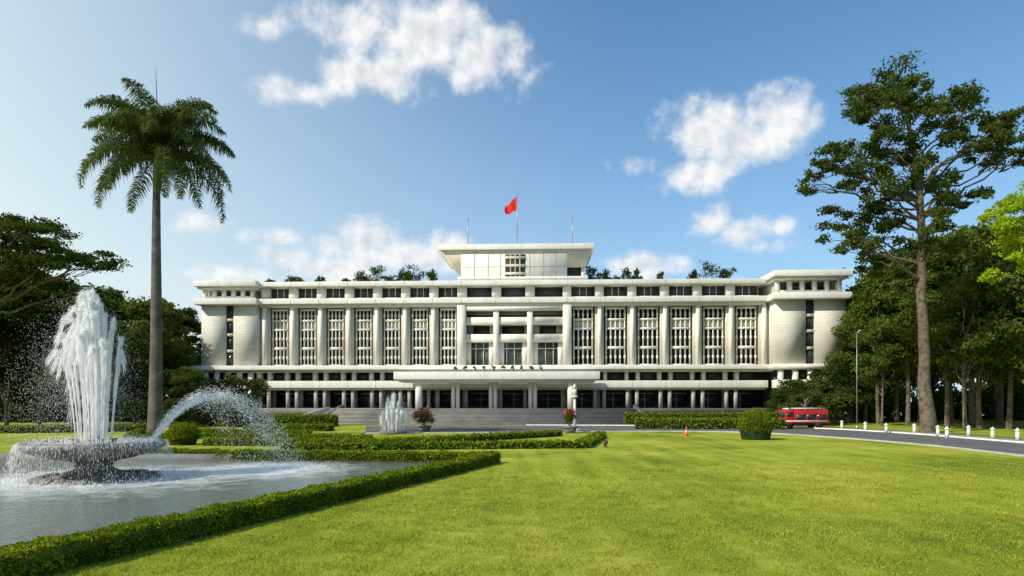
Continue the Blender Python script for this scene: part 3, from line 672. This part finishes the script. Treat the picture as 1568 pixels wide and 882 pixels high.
# ------------------------------------------------------------ light + sky
EL=40.0; AZ=-124.0
d=Vector((math.sin(math.radians(AZ))*math.cos(math.radians(EL)),math.cos(math.radians(AZ))*math.cos(math.radians(EL)),math.sin(math.radians(EL))))
s=bpy.data.lights.new('sun','SUN'); s.energy=4.7; s.angle=math.radians(.5); s.color=(1,.92,.78)
so=bpy.data.objects.new('sun',s); so.rotation_euler=d.to_track_quat('Z','Y').to_euler(); scn.collection.objects.link(so)
w=bpy.data.worlds.new('World'); scn.world=w; w.use_nodes=True; nt=w.node_tree; nt.nodes.clear()
out=nt.nodes.new('ShaderNodeOutputWorld'); bg=nt.nodes.new('ShaderNodeBackground'); bg.inputs[1].default_value=.1
nt.links.new(bg.outputs[0],out.inputs[0])
sky=nt.nodes.new('ShaderNodeTexSky'); sky.sky_type='NISHITA'; sky.sun_disc=False; sky.sun_elevation=math.radians(EL); sky.sun_rotation=math.radians(AZ)
sky.air_density=1.0; sky.dust_density=.6; sky.ozone_density=3.0
tc=nt.nodes.new('ShaderNodeTexCoord'); sp=nt.nodes.new('ShaderNodeSeparateXYZ'); nt.links.new(tc.outputs['Generated'],sp.inputs[0])
az=mth(nt,'MULTIPLY',mth(nt,'ARCTAN2',sp.outputs[0],sp.outputs[1]),57.2958); el=mth(nt,'MULTIPLY',mth(nt,'ARCSINE',sp.outputs[2]),57.2958)
cb=nt.nodes.new('ShaderNodeCombineXYZ'); nt.links.new(az,cb.inputs[0]); nt.links.new(el,cb.inputs[1])
blobs=[(650,55,100,46,1.1),(570,42,88,36,1),(740,92,70,38,1.05),(600,115,60,32,.95),(690,30,55,26,.85),(465,142,60,18,.8),(515,115,36,28,.8),(405,40,42,15,.45),
 (1085,200,66,42,1.05),(1190,180,62,38,1),(1130,215,74,42,1.1),(1080,262,54,26,.9),(1245,165,20,15,.4),
 (1085,342,34,19,.85),(1140,358,42,22,.7),(1190,347,38,15,.5),(1165,378,45,12,.45),
 (565,368,44,32,1.1),(600,388,66,28,1.1),(645,392,62,24,1),(505,378,30,17,.75),(450,400,48,22,.8),(440,365,24,12,.6),(325,345,34,15,.5),(370,360,20,12,.5),(350,420,74,16,.7),(690,375,34,24,.95),(500,412,80,22,1),
 (985,408,66,18,1),(940,405,28,14,.8),(985,255,22,12,.2)]
P=cb.outputs[0]; acc=None
for px,py,rx,ry,amp in blobs:
    a=math.degrees(math.atan((px-784)/F)); ca=math.cos(math.radians(a)); e=math.degrees(math.atan((615-py)/F*ca))
    ra=math.degrees(rx/F)*ca**2*1.35; re=math.degrees(ry/F)*.9*1.35
    v1=nt.nodes.new('ShaderNodeVectorMath'); v1.operation='SUBTRACT'; nt.links.new(P,v1.inputs[0]); v1.inputs[1].default_value=(a,e,0)
    v2=nt.nodes.new('ShaderNodeVectorMath'); v2.operation='MULTIPLY'; nt.links.new(v1.outputs[0],v2.inputs[0]); v2.inputs[1].default_value=(1/ra,1/re,0)
    v3=nt.nodes.new('ShaderNodeVectorMath'); v3.operation='LENGTH'; nt.links.new(v2.outputs[0],v3.inputs[0])
    x=mth(nt,'MULTIPLY_ADD',v3.outputs['Value'],-amp,amp)
    acc=x if acc is None else mth(nt,'SMOOTH_MAX',acc,x,.15)
acc=mth(nt,'MAXIMUM',acc,-.6)
n1=noise(nt,.33,9,.58,P)
of=nt.nodes.new('ShaderNodeVectorMath'); of.operation='ADD'; nt.links.new(P,of.inputs[0]); of.inputs[1].default_value=(-.5,.7,0)
n2=noise(nt,.33,5,.58,of.outputs[0])
D0=mth(nt,'ADD',acc,mth(nt,'MULTIPLY',mth(nt,'SUBTRACT',n1,.51),2.0))
front=mth(nt,'GREATER_THAN',sp.outputs[1],0)
mr=nt.nodes.new('ShaderNodeMapRange'); mr.interpolation_type='SMOOTHSTEP'; nt.links.new(D0,mr.inputs[0]); mr.inputs[1].default_value=-.1; mr.inputs[2].default_value=.75
mask=mth(nt,'MULTIPLY',mth(nt,'MULTIPLY',mr.outputs[0],front),.95)
lit=mth(nt,'SUBTRACT',mth(nt,'ADD',.95,mth(nt,'MULTIPLY',mth(nt,'SUBTRACT',n1,n2),2.6)),mth(nt,'MULTIPLY',D0,.34),clamp=True)
ccol=mixc(nt,lit,(5.2,5.9,6.9),(9.9,9.9,9.8))
skc=mixc(nt,1.0,sky.outputs[0],(.18,1.05,1.5),'MULTIPLY')
hz=mth(nt,'POWER',2.718,mth(nt,'MULTIPLY',mth(nt,'MAXIMUM',el,0),-.068))
sd=mth(nt,'POWER',mth(nt,'MULTIPLY',mth(nt,'SUBTRACT',12,az),.0175,clamp=True),1.7)
hz2=mth(nt,'ADD',mth(nt,'MULTIPLY',hz,.98),mth(nt,'MULTIPLY',sd,.8),clamp=True)
base=mixc(nt,hz2,skc,(7.2,8.6,9.1))
fin=mixc(nt,mask,base,ccol)
nt.links.new(fin,bg.inputs[0])
# ------------------------------------------------------------ camera
cam=bpy.data.cameras.new('camera'); cam.lens=24; cam.sensor_width=36; cam.shift_y=174/1568.; cam.clip_end=5000; cam.clip_start=.1
co=bpy.data.objects.new('camera',cam); co.location=(0,0,CH); co.rotation_euler=(math.radians(90),0,0); scn.collection.objects.link(co); scn.camera=co
scn.view_settings.view_transform='Standard'; scn.view_settings.look='None'; scn.view_settings.exposure=0
